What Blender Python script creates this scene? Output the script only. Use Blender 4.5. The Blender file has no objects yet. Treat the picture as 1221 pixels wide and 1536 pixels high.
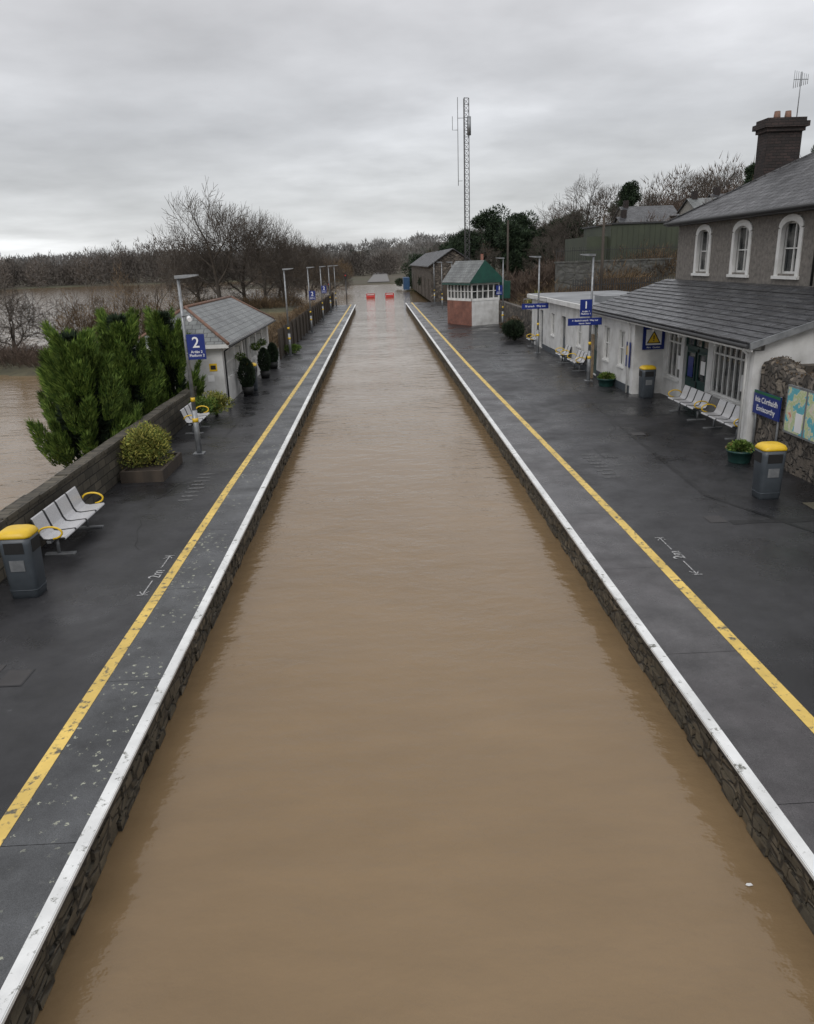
import bpy, math, random
import numpy as np
from mathutils import Vector, Matrix
random.seed(7); rng=np.random.default_rng(7)
S=bpy.context.scene
COL=S.collection
WZ=-.6
# ---------------------------------------------------------------- materials
def newmat(name):
    m=bpy.data.materials.new(name); m.use_nodes=True
    nt=m.node_tree; b=nt.nodes['Principled BSDF']
    return m,nt,b
def N(nt,t,**k):
    n=nt.nodes.new(t)
    for a,v in k.items(): setattr(n,a,v)
    return n
def coord(nt,kind='Object',scale=(1,1,1)):
    tc=N(nt,'ShaderNodeTexCoord'); mp=N(nt,'ShaderNodeMapping'); mp.inputs['Scale'].default_value=scale
    nt.links.new(tc.outputs[kind],mp.inputs['Vector']); return mp.outputs['Vector']
def noise(nt,vec,scale,detail=4,rough=.55):
    n=N(nt,'ShaderNodeTexNoise'); n.inputs['Scale'].default_value=scale; n.inputs['Detail'].default_value=detail; n.inputs['Roughness'].default_value=rough
    nt.links.new(vec,n.inputs['Vector']); return n.outputs['Fac']
def ramp(nt,fac,stops):
    r=N(nt,'ShaderNodeValToRGB'); e=r.color_ramp.elements
    while len(e)<len(stops): e.new(.5)
    for i,(p,c) in enumerate(stops):
        e[i].position=p; e[i].color=(c,c,c,1) if not hasattr(c,'__len__') else (*c,1)
    nt.links.new(fac,r.inputs['Fac']); return r.outputs['Color']
def mixc(nt,fac,a,b,mode='MIX'):
    m=N(nt,'ShaderNodeMix'); m.data_type='RGBA'; m.blend_type=mode
    for s,v in((0,fac),(6,a),(7,b)):
        if hasattr(v,'is_linked') or hasattr(v,'links'): nt.links.new(v,m.inputs[s])
        else: m.inputs[s].default_value=v if s==0 else (*v,1) if len(v)==3 else v
    return m.outputs[2]
def bump(nt,b,h,dist=.01,strength=.6,prev=None):
    n=N(nt,'ShaderNodeBump'); n.inputs['Distance'].default_value=dist; n.inputs['Strength'].default_value=strength
    nt.links.new(h,n.inputs['Height'])
    if prev is not None: nt.links.new(prev,n.inputs['Normal'])
    nt.links.new(n.outputs['Normal'],b.inputs['Normal']); return n.outputs['Normal']
def mat(name,c,rough=.6,c2=None,scale=3,bd=0,bs=20,metal=0,lo=.35,hi=.65,rough2=None,kind='Object',st=(1,1,1)):
    m,nt,b=newmat(name); v=coord(nt,kind,st)
    if c2 is None: c2=tuple(x*.72 for x in c)
    f=ramp(nt,noise(nt,v,scale,6),[(lo,0),(hi,1)])
    nt.links.new(mixc(nt,f,c,c2),b.inputs['Base Color'])
    b.inputs['Roughness'].default_value=rough; b.inputs['Metallic'].default_value=metal
    if rough2 is not None:
        r=ramp(nt,noise(nt,v,scale*.6,5),[(.38,rough),(.62,rough2)]); nt.links.new(r,b.inputs['Roughness'])
    if bd: bump(nt,b,noise(nt,v,bs,4),bd)
    return m
def brick(name,c1,c2,mo,bw,bh,ms=.01,rough=.7,bd=.01,off=.5,rough2=None,dirt=.5):
    m,nt,b=newmat(name); v=coord(nt,'UV')
    t=N(nt,'ShaderNodeTexBrick'); t.offset=off
    t.inputs['Color1'].default_value=(*c1,1);t.inputs['Color2'].default_value=(*c2,1);t.inputs['Mortar'].default_value=(*mo,1)
    t.inputs['Scale'].default_value=1;t.inputs['Brick Width'].default_value=bw;t.inputs['Row Height'].default_value=bh;t.inputs['Mortar Size'].default_value=ms;t.inputs['Mortar Smooth'].default_value=.3
    nt.links.new(v,t.inputs['Vector'])
    f=ramp(nt,noise(nt,v,.9,7,.65),[(.3,1-dirt),(.7,1.25)])
    c=mixc(nt,1.0,t.outputs['Color'],f,'MULTIPLY')
    nt.links.new(c,b.inputs['Base Color']); b.inputs['Roughness'].default_value=rough
    if rough2 is not None:
        nt.links.new(ramp(nt,noise(nt,v,2.5,6,.7),[(.35,rough),(.65,rough2)]),b.inputs['Roughness'])
    inv=N(nt,'ShaderNodeMath',operation='SUBTRACT'); inv.inputs[0].default_value=1; nt.links.new(t.outputs['Fac'],inv.inputs[1])
    p=bump(nt,b,inv.outputs[0],bd,.9); bump(nt,b,noise(nt,v,12,4),bd*.7,.6,p)
    return m
def rubble(name,cols,scale=3.2,mortar=(.16,.14,.12),bd=.03,st=(1,1.6,1)):
    m,nt,b=newmat(name); v=coord(nt,'UV',st)
    nz=N(nt,'ShaderNodeTexNoise'); nz.inputs['Scale'].default_value=3; nt.links.new(v,nz.inputs['Vector'])
    vv=mixc(nt,.12,v,nz.outputs['Color'])
    a=N(nt,'ShaderNodeTexVoronoi'); a.inputs['Scale'].default_value=scale; nt.links.new(vv,a.inputs['Vector'])
    e=N(nt,'ShaderNodeTexVoronoi',feature='DISTANCE_TO_EDGE'); e.inputs['Scale'].default_value=scale; nt.links.new(vv,e.inputs['Vector'])
    sep=N(nt,'ShaderNodeSeparateColor'); nt.links.new(a.outputs['Color'],sep.inputs[0])
    c=ramp(nt,sep.outputs[0],[(i/(len(cols)-1),k) for i,k in enumerate(cols)])
    f=ramp(nt,e.outputs['Distance'],[(.02,0),(.09,1)])
    c=mixc(nt,f,mortar,c)
    c=mixc(nt,1.0,c,ramp(nt,noise(nt,v,2.0,7,.65),[(.3,.4),(.7,1.5)]),'MULTIPLY')
    nt.links.new(c,b.inputs['Base Color']); b.inputs['Roughness'].default_value=.75
    p=bump(nt,b,f,bd,.8); bump(nt,b,noise(nt,v,18,4),bd*.5,.6,p)
    return m
def leafmat(name,c1,c2,c3,rough=.75,nscale=.8):
    m,nt,b=newmat(name); g=N(nt,'ShaderNodeNewGeometry')
    c=ramp(nt,g.outputs['Random Per Island'],[(0,c1),(.5,c2),(1,c3)])
    f=ramp(nt,noise(nt,coord(nt),nscale,3),[(.35,.5),(.65,1.35)])
    nt.links.new(mixc(nt,1.0,c,f,'MULTIPLY'),b.inputs['Base Color']); b.inputs['Roughness'].default_value=rough
    b.inputs['Specular IOR Level'].default_value=.25
    return m
def asphalt(name,base,var,spots=0.0):
    m,nt,b=newmat(name); v=coord(nt)
    big=noise(nt,v,.22,6,.6); mid=noise(nt,v,1.3,7,.65); fine=noise(nt,v,160,2)
    c=mixc(nt,ramp(nt,big,[(.4,0),(.6,1)]),base,var)
    c=mixc(nt,1.0,c,ramp(nt,mid,[(.28,.5),(.72,1.5)]),'MULTIPLY')
    c=mixc(nt,1.0,c,ramp(nt,fine,[(.3,.45),(.7,1.55)]),'MULTIPLY')
    vg=N(nt,'ShaderNodeTexVoronoi'); vg.inputs['Scale'].default_value=2.3; nt.links.new(v,vg.inputs['Vector'])
    gum=ramp(nt,mixc(nt,.25,vg.outputs['Distance'],noise(nt,v,30,3)),[(.16,1),(.18,0)])
    c=mixc(nt,mixc(nt,1.0,gum,(.4,.4,.4),'MULTIPLY'),c,(.1,.1,.1))
    if spots>0:
        vo=N(nt,'ShaderNodeTexVoronoi'); vo.inputs['Scale'].default_value=8; nt.links.new(v,vo.inputs['Vector'])
        dist=mixc(nt,.5,vo.outputs['Distance'],noise(nt,v,40,3))
        sp=ramp(nt,dist,[(.31,1),(.335,0)])
        ms=ramp(nt,noise(nt,v,.8,4),[(.44,0),(.52,1)])
        c=mixc(nt,mixc(nt,1.0,sp,ms,'MULTIPLY'),c,(.34,.35,.27))
    nt.links.new(c,b.inputs['Base Color'])
    r=ramp(nt,noise(nt,v,.45,8,.68),[(.38,.13),(.48,.34),(.64,.6)])
    nt.links.new(r,b.inputs['Roughness'])
    p=bump(nt,b,mid,.01,.4); bump(nt,b,fine,.0035,.6,p)
    return m
def paint(name,c,under,wear=.42,scale=9):
    m,nt,b=newmat(name); v=coord(nt)
    f=ramp(nt,noise(nt,v,scale,9,.72),[(wear-.04,0),(wear+.03,1)])
    cc=mixc(nt,1.0,c,ramp(nt,noise(nt,v,1.1,7,.65),[(.3,.68),(.7,1.08)]),'MULTIPLY')
    nt.links.new(mixc(nt,f,under,cc),b.inputs['Base Color']); b.inputs['Roughness'].default_value=.5
    bump(nt,b,noise(nt,v,150,2),.003,.5)
    return m
ASPH=asphalt('wet_asphalt',(.012,.012,.0135),(.027,.027,.029))
COPE=asphalt('coping_slabs',(.046,.048,.051),(.078,.081,.084),.5)
COPER=asphalt('coping_slabs_mauve',(.056,.052,.054),(.082,.08,.082))
PATCH=asphalt('asphalt_patch',(.009,.009,.01),(.014,.014,.015))
YEL=paint('yellow_line_paint',(.74,.52,.13),(.11,.1,.07),.435,7)
WHT=paint('white_edge_paint',(.78,.79,.78),(.14,.14,.12),.405,6)
CHALK=paint('thin_white_paint',(.42,.42,.42),(.05,.05,.05),.47,20)
PWALL=rubble('platform_face_stone',[(.06,.05,.034),(.11,.09,.06),(.075,.066,.048),(.16,.13,.09)],3.4,(.035,.03,.022))
STONE=rubble('rubble_stone',[(.04,.033,.026),(.12,.1,.08),(.07,.06,.05),(.2,.17,.135)],2.6,(.04,.034,.028),.07)
RETW=rubble('retaining_wall_stone',[(.06,.06,.055),(.095,.095,.088),(.08,.08,.075)],1.3,(.07,.07,.06),.02)
ROUGHC=mat('roughcast_render',(.22,.2,.18),.9,(.11,.102,.092),7,.035,30,lo=.3,hi=.7)
WHITE=mat('white_painted_render',(.62,.62,.61),.7,(.38,.375,.36),1.7,.012,22,lo=.4,hi=.8)
WTRIM=mat('white_trim_paint',(.7,.7,.69),.45,(.55,.55,.53),2)
SLATE=brick('wet_slate',(.038,.039,.043),(.078,.08,.087),(.012,.012,.013),.5,.3,.018,.24,.02,rough2=.5,dirt=.5)
SLATE_D=brick('dark_slate',(.045,.046,.05),(.1,.1,.106),(.012,.012,.013),.36,.28,.022,.42,.022,rough2=.65,dirt=.6)
SLATE_L=brick('pale_slate',(.13,.14,.14),(.19,.2,.195),(.05,.05,.052),.32,.26,.014,.45,.012,dirt=.5)
TERRA=mat('terracotta_hip_tile',(.2,.1,.065),.7,(.12,.08,.06),5)
BRICK=brick('red_brick',(.27,.085,.05),(.2,.06,.04),(.22,.18,.15),.23,.085,.012,.8,.005)
BRICKD=brick('sooty_brick',(.045,.03,.027),(.025,.02,.019),(.015,.013,.012),.3,.11,.012,.85,.01)
BLOCK=brick('old_block_wall',(.11,.095,.07),(.06,.053,.04),(.03,.026,.02),.45,.21,.015,.8,.015,dirt=.6)
WOODD=mat('dark_timber',(.06,.045,.032),.7,(.03,.023,.017),4,.004,30,st=(1,1,.2))
WOODL=mat('weathered_timber',(.3,.22,.14),.7,(.17,.13,.09),5)
GREEN=mat('green_timber_paint',(.012,.075,.055),.45,(.01,.05,.04),2)
GREEND=mat('dark_green_joinery',(.012,.05,.045),.4,(.01,.035,.03),2)
OLIVE=mat('olive_cladding',(.05,.06,.036),.6,(.036,.044,.028),.6)
GREY=mat('grey_plastic',(.07,.082,.095),.42,(.05,.06,.07),3)
STEEL=mat('galvanised_steel',(.3,.31,.32),.42,(.2,.21,.22),6,metal=.5)
MAST=mat('mast_steel',(.1,.1,.105),.5,(.07,.07,.07),6)
SEAT=mat('bench_perforated_steel',(.6,.6,.61),.38,(.42,.42,.43),60,metal=.15)
DARKM=mat('dark_metal',(.03,.03,.032),.5)
BLUE=mat('sign_blue',(.006,.022,.17),.35,(.006,.018,.14),2)
GBAND=mat('sign_green',(.01,.13,.05),.4)
YPL=mat('yellow_plastic',(.75,.49,.02),.4,(.62,.4,.02),3)
SWHITE=mat('sign_white',(.75,.75,.75),.4,(.7,.7,.7),3)
RED=mat('red_plastic',(.5,.03,.025),.45)
BLACK=mat('black',(.012,.012,.012),.6)
SOIL=mat('soil',(.035,.025,.018),.9)
CONC=mat('flat_roof_felt',(.24,.25,.26),.35,(.13,.135,.14),.8,rough2=.6)
BARK=mat('bark',(.07,.058,.045),.85,(.038,.032,.027),5)
TWIG=mat('twigs',(.085,.07,.055),.85,(.06,.05,.042),2)
BRUSH=leafmat('brown_scrub_twigs',(.06,.043,.03),(.11,.075,.043),(.16,.11,.06))
REDT=leafmat('reddish_twigs',(.065,.045,.036),(.09,.064,.048),(.11,.083,.064))
CYP=leafmat('cypress_foliage',(.035,.07,.014),(.09,.15,.026),(.18,.25,.05),nscale=1.5)
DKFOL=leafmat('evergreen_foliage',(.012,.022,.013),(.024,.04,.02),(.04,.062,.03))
VARI=leafmat('variegated_leaves',(.05,.09,.02),(.21,.22,.045),(.4,.36,.09),nscale=3)
FARW=leafmat('distant_branches_haze_tint',(.075,.065,.058),(.1,.087,.076),(.125,.108,.094),nscale=.02)  # twig colour greyed a little to paint in distance haze
FARW1=leafmat('mid_hill_branches_haze_tint',(.12,.113,.106),(.145,.135,.126),(.165,.155,.142),nscale=.02)  # paler twig colour carries the haze of the middle distance
FARW2=leafmat('far_hill_branches_haze_tint',(.18,.178,.176),(.21,.206,.2),(.235,.228,.222),nscale=.01)  # palest twig colour, stands in for thicker haze on the far hills
FARG=leafmat('distant_evergreens_haze_tint',(.06,.072,.06),(.08,.09,.07),(.1,.11,.085),nscale=.02)  # evergreen colour lightened and greyed, haze is in the colour
FLOW=leafmat('flowers_mixed',(.4,.05,.05),(.06,.12,.03),(.5,.35,.2))
def glassmat():
    m,nt,b=newmat('window_glass'); v=coord(nt)
    nt.links.new(mixc(nt,ramp(nt,noise(nt,v,1.6,4),[(.42,0),(.6,1)]),(.015,.018,.02),(.12,.12,.115)),b.inputs['Base Color'])
    b.inputs['Roughness'].default_value=.06; return m
GLASS=glassmat()
def mapposter():
    m,nt,b=newmat('map_poster_print'); v=coord(nt,'UV')
    n=noise(nt,v,2.6,6)
    c=ramp(nt,n,[(.3,(.08,.34,.42)),(.46,(.12,.4,.46)),(.49,(.6,.58,.4)),(.53,(.4,.5,.25)),(.62,(.62,.6,.5)),(.7,(.6,.25,.16))])
    nt.links.new(c,b.inputs['Base Color']); b.inputs['Roughness'].default_value=.2; return m
MAP=mapposter()
def watermat():
    m,nt,b=newmat('flood_water'); v=coord(nt)
    v2=coord(nt,'Object',(.5,1.6,1))
    c=mixc(nt,ramp(nt,noise(nt,v,.16,6),[(.35,0),(.65,1)]),(.192,.13,.07),(.218,.15,.083))
    c=mixc(nt,1.0,c,ramp(nt,noise(nt,v2,1.4,7,.6),[(.3,.94),(.7,1.06)]),'MULTIPLY')
    nt.links.new(c,b.inputs['Base Color'])
    b.inputs['Roughness'].default_value=.07; b.inputs['IOR'].default_value=1.42
    v1=coord(nt,'Object',(.8,1.15,1))
    amp=ramp(nt,noise(nt,v,.25,4),[(.35,.35),(.65,1)])
    def mul(a): return mixc(nt,1.0,a,amp,'MULTIPLY')
    p=bump(nt,b,noise(nt,v1,.8,3),.09,.6)
    p=bump(nt,b,mul(noise(nt,v1,2.6,4,.6)),.05,.7,p)
    bump(nt,b,mul(noise(nt,v1,9,3)),.012,.6,p)
    return m
WATER=watermat()
def groundmat():
    m,nt,b=newmat('ground_grass'); v=coord(nt)
    c=mixc(nt,ramp(nt,noise(nt,v,.03,6),[(.4,0),(.6,1)]),(.062,.06,.032),(.07,.055,.036))
    c=mixc(nt,1.0,c,ramp(nt,noise(nt,v,1.5,6),[(.3,.6),(.7,1.3)]),'MULTIPLY')
    nt.links.new(c,b.inputs['Base Color']); b.inputs['Roughness'].default_value=.9; return m
GROUND=groundmat()
BALL=mat('ballast',(.2,.195,.19),.9,(.12,.115,.11),3,.02,12)
# ---------------------------------------------------------------- mesh builder
class MB:
    def __init__(s): s.v=[];s.f=[];s.m=[];s.mats=[];s.sm=[]
    def mi(s,m):
        if m not in s.mats: s.mats.append(m)
        return s.mats.index(m)
    def face(s,pts,m,smooth=False):
        b=len(s.v); s.v+= [tuple(p) for p in pts]; s.f.append(tuple(range(b,b+len(pts)))); s.m.append(s.mi(m)); s.sm.append(smooth)
    def hexa(s,c,m):
        b=len(s.v); s.v+=[tuple(p) for p in c]
        for q in((0,3,2,1),(4,5,6,7),(0,1,5,4),(1,2,6,5),(2,3,7,6),(3,0,4,7)):
            s.f.append(tuple(b+i for i in q)); s.m.append(s.mi(m)); s.sm.append(False)
    def box(s,x0,x1,y0,y1,z0,z1,m):
        s.hexa([(x0,y0,z0),(x1,y0,z0),(x1,y1,z0),(x0,y1,z0),(x0,y0,z1),(x1,y0,z1),(x1,y1,z1),(x0,y1,z1)],m)
    def tube(s,pts,r,n,m,cap=True):
        pts=[Vector(p) for p in pts]; rr=r if hasattr(r,'__len__') else [r]*len(pts)
        b=len(s.v); k=s.mi(m)
        for i,p in enumerate(pts):
            d=(pts[min(i+1,len(pts)-1)]-pts[max(i-1,0)]).normalized()
            a=d.orthogonal().normalized() if i==0 else (a-d*a.dot(d)).normalized()
            c=d.cross(a)
            for j in range(n):
                t=2*math.pi*j/n; s.v.append(tuple(p+(a*math.cos(t)+c*math.sin(t))*rr[i]))
        for i in range(len(pts)-1):
            for j in range(n):
                s.f.append((b+i*n+j,b+i*n+(j+1)%n,b+(i+1)*n+(j+1)%n,b+(i+1)*n+j)); s.m.append(k); s.sm.append(True)
        if cap:
            s.f.append(tuple(b+j for j in range(n))[::-1]); s.m.append(k); s.sm.append(False)
            e=b+(len(pts)-1)*n; s.f.append(tuple(e+j for j in range(n))); s.m.append(k); s.sm.append(False)
    def rings(s,rings,m,cap=True,smooth=True):
        n=len(rings[0]); b=len(s.v); k=s.mi(m)
        for r in rings: s.v+=[tuple(p) for p in r]
        for i in range(len(rings)-1):
            for j in range(n):
                s.f.append((b+i*n+j,b+i*n+(j+1)%n,b+(i+1)*n+(j+1)%n,b+(i+1)*n+j)); s.m.append(k); s.sm.append(smooth)
        if cap:
            s.f.append(tuple(b+j for j in range(n))[::-1]); s.m.append(k); s.sm.append(False)
            e=b+(len(rings)-1)*n; s.f.append(tuple(e+j for j in range(n))); s.m.append(k); s.sm.append(False)
    def mesh(s,name,uv=True):
        me=bpy.data.meshes.new(name); me.from_pydata(s.v,[],s.f)
        for m in s.mats: me.materials.append(m)
        me.polygons.foreach_set('material_index',s.m); me.polygons.foreach_set('use_smooth',s.sm)
        me.update()
        if uv:
            l=me.uv_layers.new(name='UVMap').data
            up=Vector((0,0,1))
            for p in me.polygons:
                n=p.normal
                if abs(n.z)>.999: u=Vector((1,0,0));w=Vector((0,1,0))
                else: u=up.cross(n).normalized(); w=n.cross(u)
                if u.x+u.y<0: u=-u
                for li in p.loop_indices:
                    c=Vector(s.v[me.loops[li].vertex_index]); l[li].uv=(u.dot(c),w.dot(c))
        return me
    def obj(s,name,parent=None,loc=(0,0,0),rz=0,uv=True):
        return put(s.mesh(name,uv),name,parent,loc,rz)
def put(me,name,parent=None,loc=(0,0,0),rz=0,sc=1):
    o=bpy.data.objects.new(name,me); COL.objects.link(o); o.location=loc; o.rotation_euler=(0,0,rz)
    o.scale=(sc,)*3 if not hasattr(sc,'__len__') else sc
    if parent: o.parent=parent
    return o
def empty(name,loc=(0,0,0),rz=0):
    o=bpy.data.objects.new(name,None); COL.objects.link(o); o.location=loc; o.rotation_euler=(0,0,rz); o.empty_display_size=.3; return o
def text(s,size,loc,rot,m,parent,name='lettering',align='CENTER'):
    c=bpy.data.curves.new(name,'FONT'); c.body=s; c.size=size; c.extrude=.001; c.offset=size*.012; c.align_x=align; c.align_y='CENTER'; c.materials.append(m)
    o=bpy.data.objects.new(name,c); COL.objects.link(o); o.location=loc; o.rotation_euler=rot
    if parent: o.parent=parent
    return o
R=math.radians
FRONT=(R(90),0,0); LEFTF=(R(90),0,R(-90))
def TX(X,sgn): return lambda u,z,d:(X+sgn*d,u,z)
def wbox(mb,T,u0,u1,z0,z1,d0,d1,m):
    mb.hexa([T(u0,z0,d1),T(u1,z0,d1),T(u1,z0,d0),T(u0,z0,d0),T(u0,z1,d1),T(u1,z1,d1),T(u1,z1,d0),T(u0,z1,d0)],m)
def wall(mb,T,u0,u1,z0,z1,ops,th,m):
    ops=sorted(ops); c=u0
    for a,b,z_a,z_b in ops:
        if a>c: wbox(mb,T,c,a,z0,z1,-th,0,m)
        if z_a>z0: wbox(mb,T,a,b,z0,z_a,-th,0,m)
        if z_b<z1: wbox(mb,T,a,b,z_b,z1,-th,0,m)
        c=b
    if c<u1: wbox(mb,T,c,u1,z0,z1,-th,0,m)
def window(mb,T,a,b,z0,z1,nx,nz,fm,dep=-.1,fw=.06,mw=.035,glass=None,rows=None):
    g=glass or GLASS
    wbox(mb,T,a,b,z0,z1,dep-.05,dep-.03,g)
    for q in((a,a+fw,z0,z1),(b-fw,b,z0,z1),(a+fw,b-fw,z0,z0+fw),(a+fw,b-fw,z1-fw,z1)): wbox(mb,T,*q,dep-.03,dep+.03,fm)
    for i in range(1,nx):
        u=a+(b-a)*i/nx; wbox(mb,T,u-mw/2,u+mw/2,z0+fw,z1-fw,dep-.03,dep+.02,fm)
    zs=rows or [z0+(z1-z0)*j/nz for j in range(1,nz)]
    for z in zs:
        wbox(mb,T,a+fw,b-fw,z-mw/2,z+mw/2,dep-.028,dep+.015,fm)
# ---------------------------------------------------------------- world, sun, camera
sun_el,sun_az=38,200
w=bpy.data.worlds.new('World'); S.world=w; w.use_nodes=True; nt=w.node_tree
bg=nt.nodes['Background']; out=nt.nodes['World Output']
sky=N(nt,'ShaderNodeTexSky'); sky.sky_type='NISHITA'; sky.sun_disc=False; sky.sun_elevation=R(sun_el); sky.sun_rotation=R(sun_az)
nt.links.new(sky.outputs[0],bg.inputs['Color']); bg.inputs['Strength'].default_value=.06
tc=N(nt,'ShaderNodeTexCoord'); sp=N(nt,'ShaderNodeSeparateXYZ'); nt.links.new(tc.outputs['Generated'],sp.inputs[0])
mx=N(nt,'ShaderNodeMath',operation='MAXIMUM'); nt.links.new(sp.outputs[2],mx.inputs[0]); mx.inputs[1].default_value=0
ad=N(nt,'ShaderNodeMath',operation='ADD'); nt.links.new(mx.outputs[0],ad.inputs[0]); ad.inputs[1].default_value=.13
dx=N(nt,'ShaderNodeMath',operation='DIVIDE'); nt.links.new(sp.outputs[0],dx.inputs[0]); nt.links.new(ad.outputs[0],dx.inputs[1])
dy=N(nt,'ShaderNodeMath',operation='DIVIDE'); nt.links.new(sp.outputs[1],dy.inputs[0]); nt.links.new(ad.outputs[0],dy.inputs[1])
cb=N(nt,'ShaderNodeCombineXYZ'); nt.links.new(dx.outputs[0],cb.inputs[0]); nt.links.new(dy.outputs[0],cb.inputs[1])
n1=noise(nt,cb.outputs[0],.42,6,.5)
n2=noise(nt,cb.outputs[0],1.3,6,.55)
base=ramp(nt,mx.outputs[0],[(0,(.68,.69,.695)),(.06,(.61,.622,.632)),(.15,(.53,.54,.56)),(.3,(.6,.6,.62)),(1,(1.0,1.0,1.02))])
cl=mixc(nt,1.0,base,ramp(nt,n1,[(.3,.74),(.44,.92),(.54,1.05),(.64,1.34)]),'MULTIPLY')
cl=mixc(nt,1.0,cl,ramp(nt,n2,[(.3,.87),(.7,1.13)]),'MULTIPLY')
b2=N(nt,'ShaderNodeBackground'); nt.links.new(cl,b2.inputs['Color']); b2.inputs['Strength'].default_value=1.17
ms=N(nt,'ShaderNodeMixShader'); ms.inputs[0].default_value=.93
nt.links.new(bg.outputs[0],ms.inputs[1]); nt.links.new(b2.outputs[0],ms.inputs[2]); nt.links.new(ms.outputs[0],out.inputs['Surface'])
L=bpy.data.lights.new('sun','SUN'); L.energy=1.0; L.angle=R(25); L.color=(1,.97,.93)
lo=bpy.data.objects.new('sun',L); COL.objects.link(lo)
az=R(sun_az); dv=Vector((math.sin(az)*math.cos(R(sun_el)),math.cos(az)*math.cos(R(sun_el)),math.sin(R(sun_el))))
lo.rotation_euler=dv.to_track_quat('Z','Y').to_euler(); lo.location=(0,-20,30)
f=1130;k=.035
d=Vector(((565-610.5)/f,374/f,-1)).normalized(); c_=(d.y-k*d.x)/(-d.z)
zc=Vector((-k,1,c_)).normalized(); xc=d.cross(zc).normalized()
M=Matrix((xc,d,zc))
cd=bpy.data.cameras.new('camera'); cam=bpy.data.objects.new('camera',cd); COL.objects.link(cam)
cam.matrix_world=Matrix.Translation((0,0,5.2))@M.to_4x4()
cd.sensor_fit='HORIZONTAL'; cd.sensor_width=36; cd.lens=36*f/1221; cd.clip_end=6000; cd.clip_start=.1
S.camera=cam
S.view_settings.view_transform='Standard'; S.view_settings.look='None'; S.view_settings.exposure=0
# ---------------------------------------------------------------- terrain, water
def sst(a,b,x): t=np.clip((x-a)/(b-a),0,1); return t*t*(3-2*t)
def patch(x,y,x0,x1,y0,y1,s): return sst(x0-s,x0,x)*(1-sst(x1,x1+s,x))*sst(y0-s,y0,y)*(1-sst(y1,y1+s,y))
def H(x,y):
    x=np.asarray(x,float); y=np.asarray(y,float)
    wob=.35*np.sin(x*.31+y*.17)+.3*np.sin(x*.13-y*.23+2)
    h=np.full(np.broadcast(x,y).shape,-2.5)
    def up(h,w,t): return np.maximum(h,-2.5+(t+2.5)*w)
    h=up(h,patch(x,y,-9.3,-7,21,112,1.6),-.3)
    h=up(h,patch(x+3*wob,y+4*wob,-48,-14,50,56,4),-.25)
    h=up(h,patch(x,y+3*wob,-27,-13,106,124,5),-.3)
    h=up(h,patch(x,y,-40,2000,222,2500,14),-.3)
    h=up(h,sst(335,360,y+14*wob),-.1)
    h=up(h,sst(9.3,10.5,x),-.15)
    x0=np.where(y<52,22,14)
    hill=np.clip((x-x0)*.28,0,13)+np.clip(x-65,0,400)*.06
    hill=hill*(1-.8*sst(200,420,y))*sst(0,30,y)
    h=h+np.where(x>9,hill,0)
    far=sst(400,1200,y)*(18+7*np.sin(x*.004+1)+4*np.sin(x*.011))
    return h+far
xs=np.unique(np.concatenate([np.linspace(-2600,-120,30),np.linspace(-120,-40,20),np.linspace(-40,80,110),np.linspace(80,2600,40)]))
ys=np.unique(np.concatenate([np.linspace(-60,130,120),np.linspace(130,420,50),np.linspace(420,3000,40)]))
X,Y=np.meshgrid(xs,ys); Z=H(X,Y)
vv=np.stack([X.ravel(),Y.ravel(),Z.ravel()],1); nx=len(xs); ny=len(ys)
ii=np.arange(nx*ny).reshape(ny,nx)
ff=np.stack([ii[:-1,:-1].ravel(),ii[:-1,1:].ravel(),ii[1:,1:].ravel(),ii[1:,:-1].ravel()],1)
me=bpy.data.meshes.new('ground'); me.from_pydata(vv.tolist(),[],ff.tolist()); me.materials.append(GROUND)
me.polygons.foreach_set('use_smooth',[True]*len(me.polygons)); put(me,'ground')
m=MB(); m.face([(-1500,-60,WZ),(60,-60,WZ),(60,600,WZ),(-1500,600,WZ)],WATER); m.obj('flood_water')
m=MB(); m.face([(-3,230,-.12),(3.5,230,-.12),(5,420,.45),(-1,420,.45)],BALL); m.obj('railway_trackbed')
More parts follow.
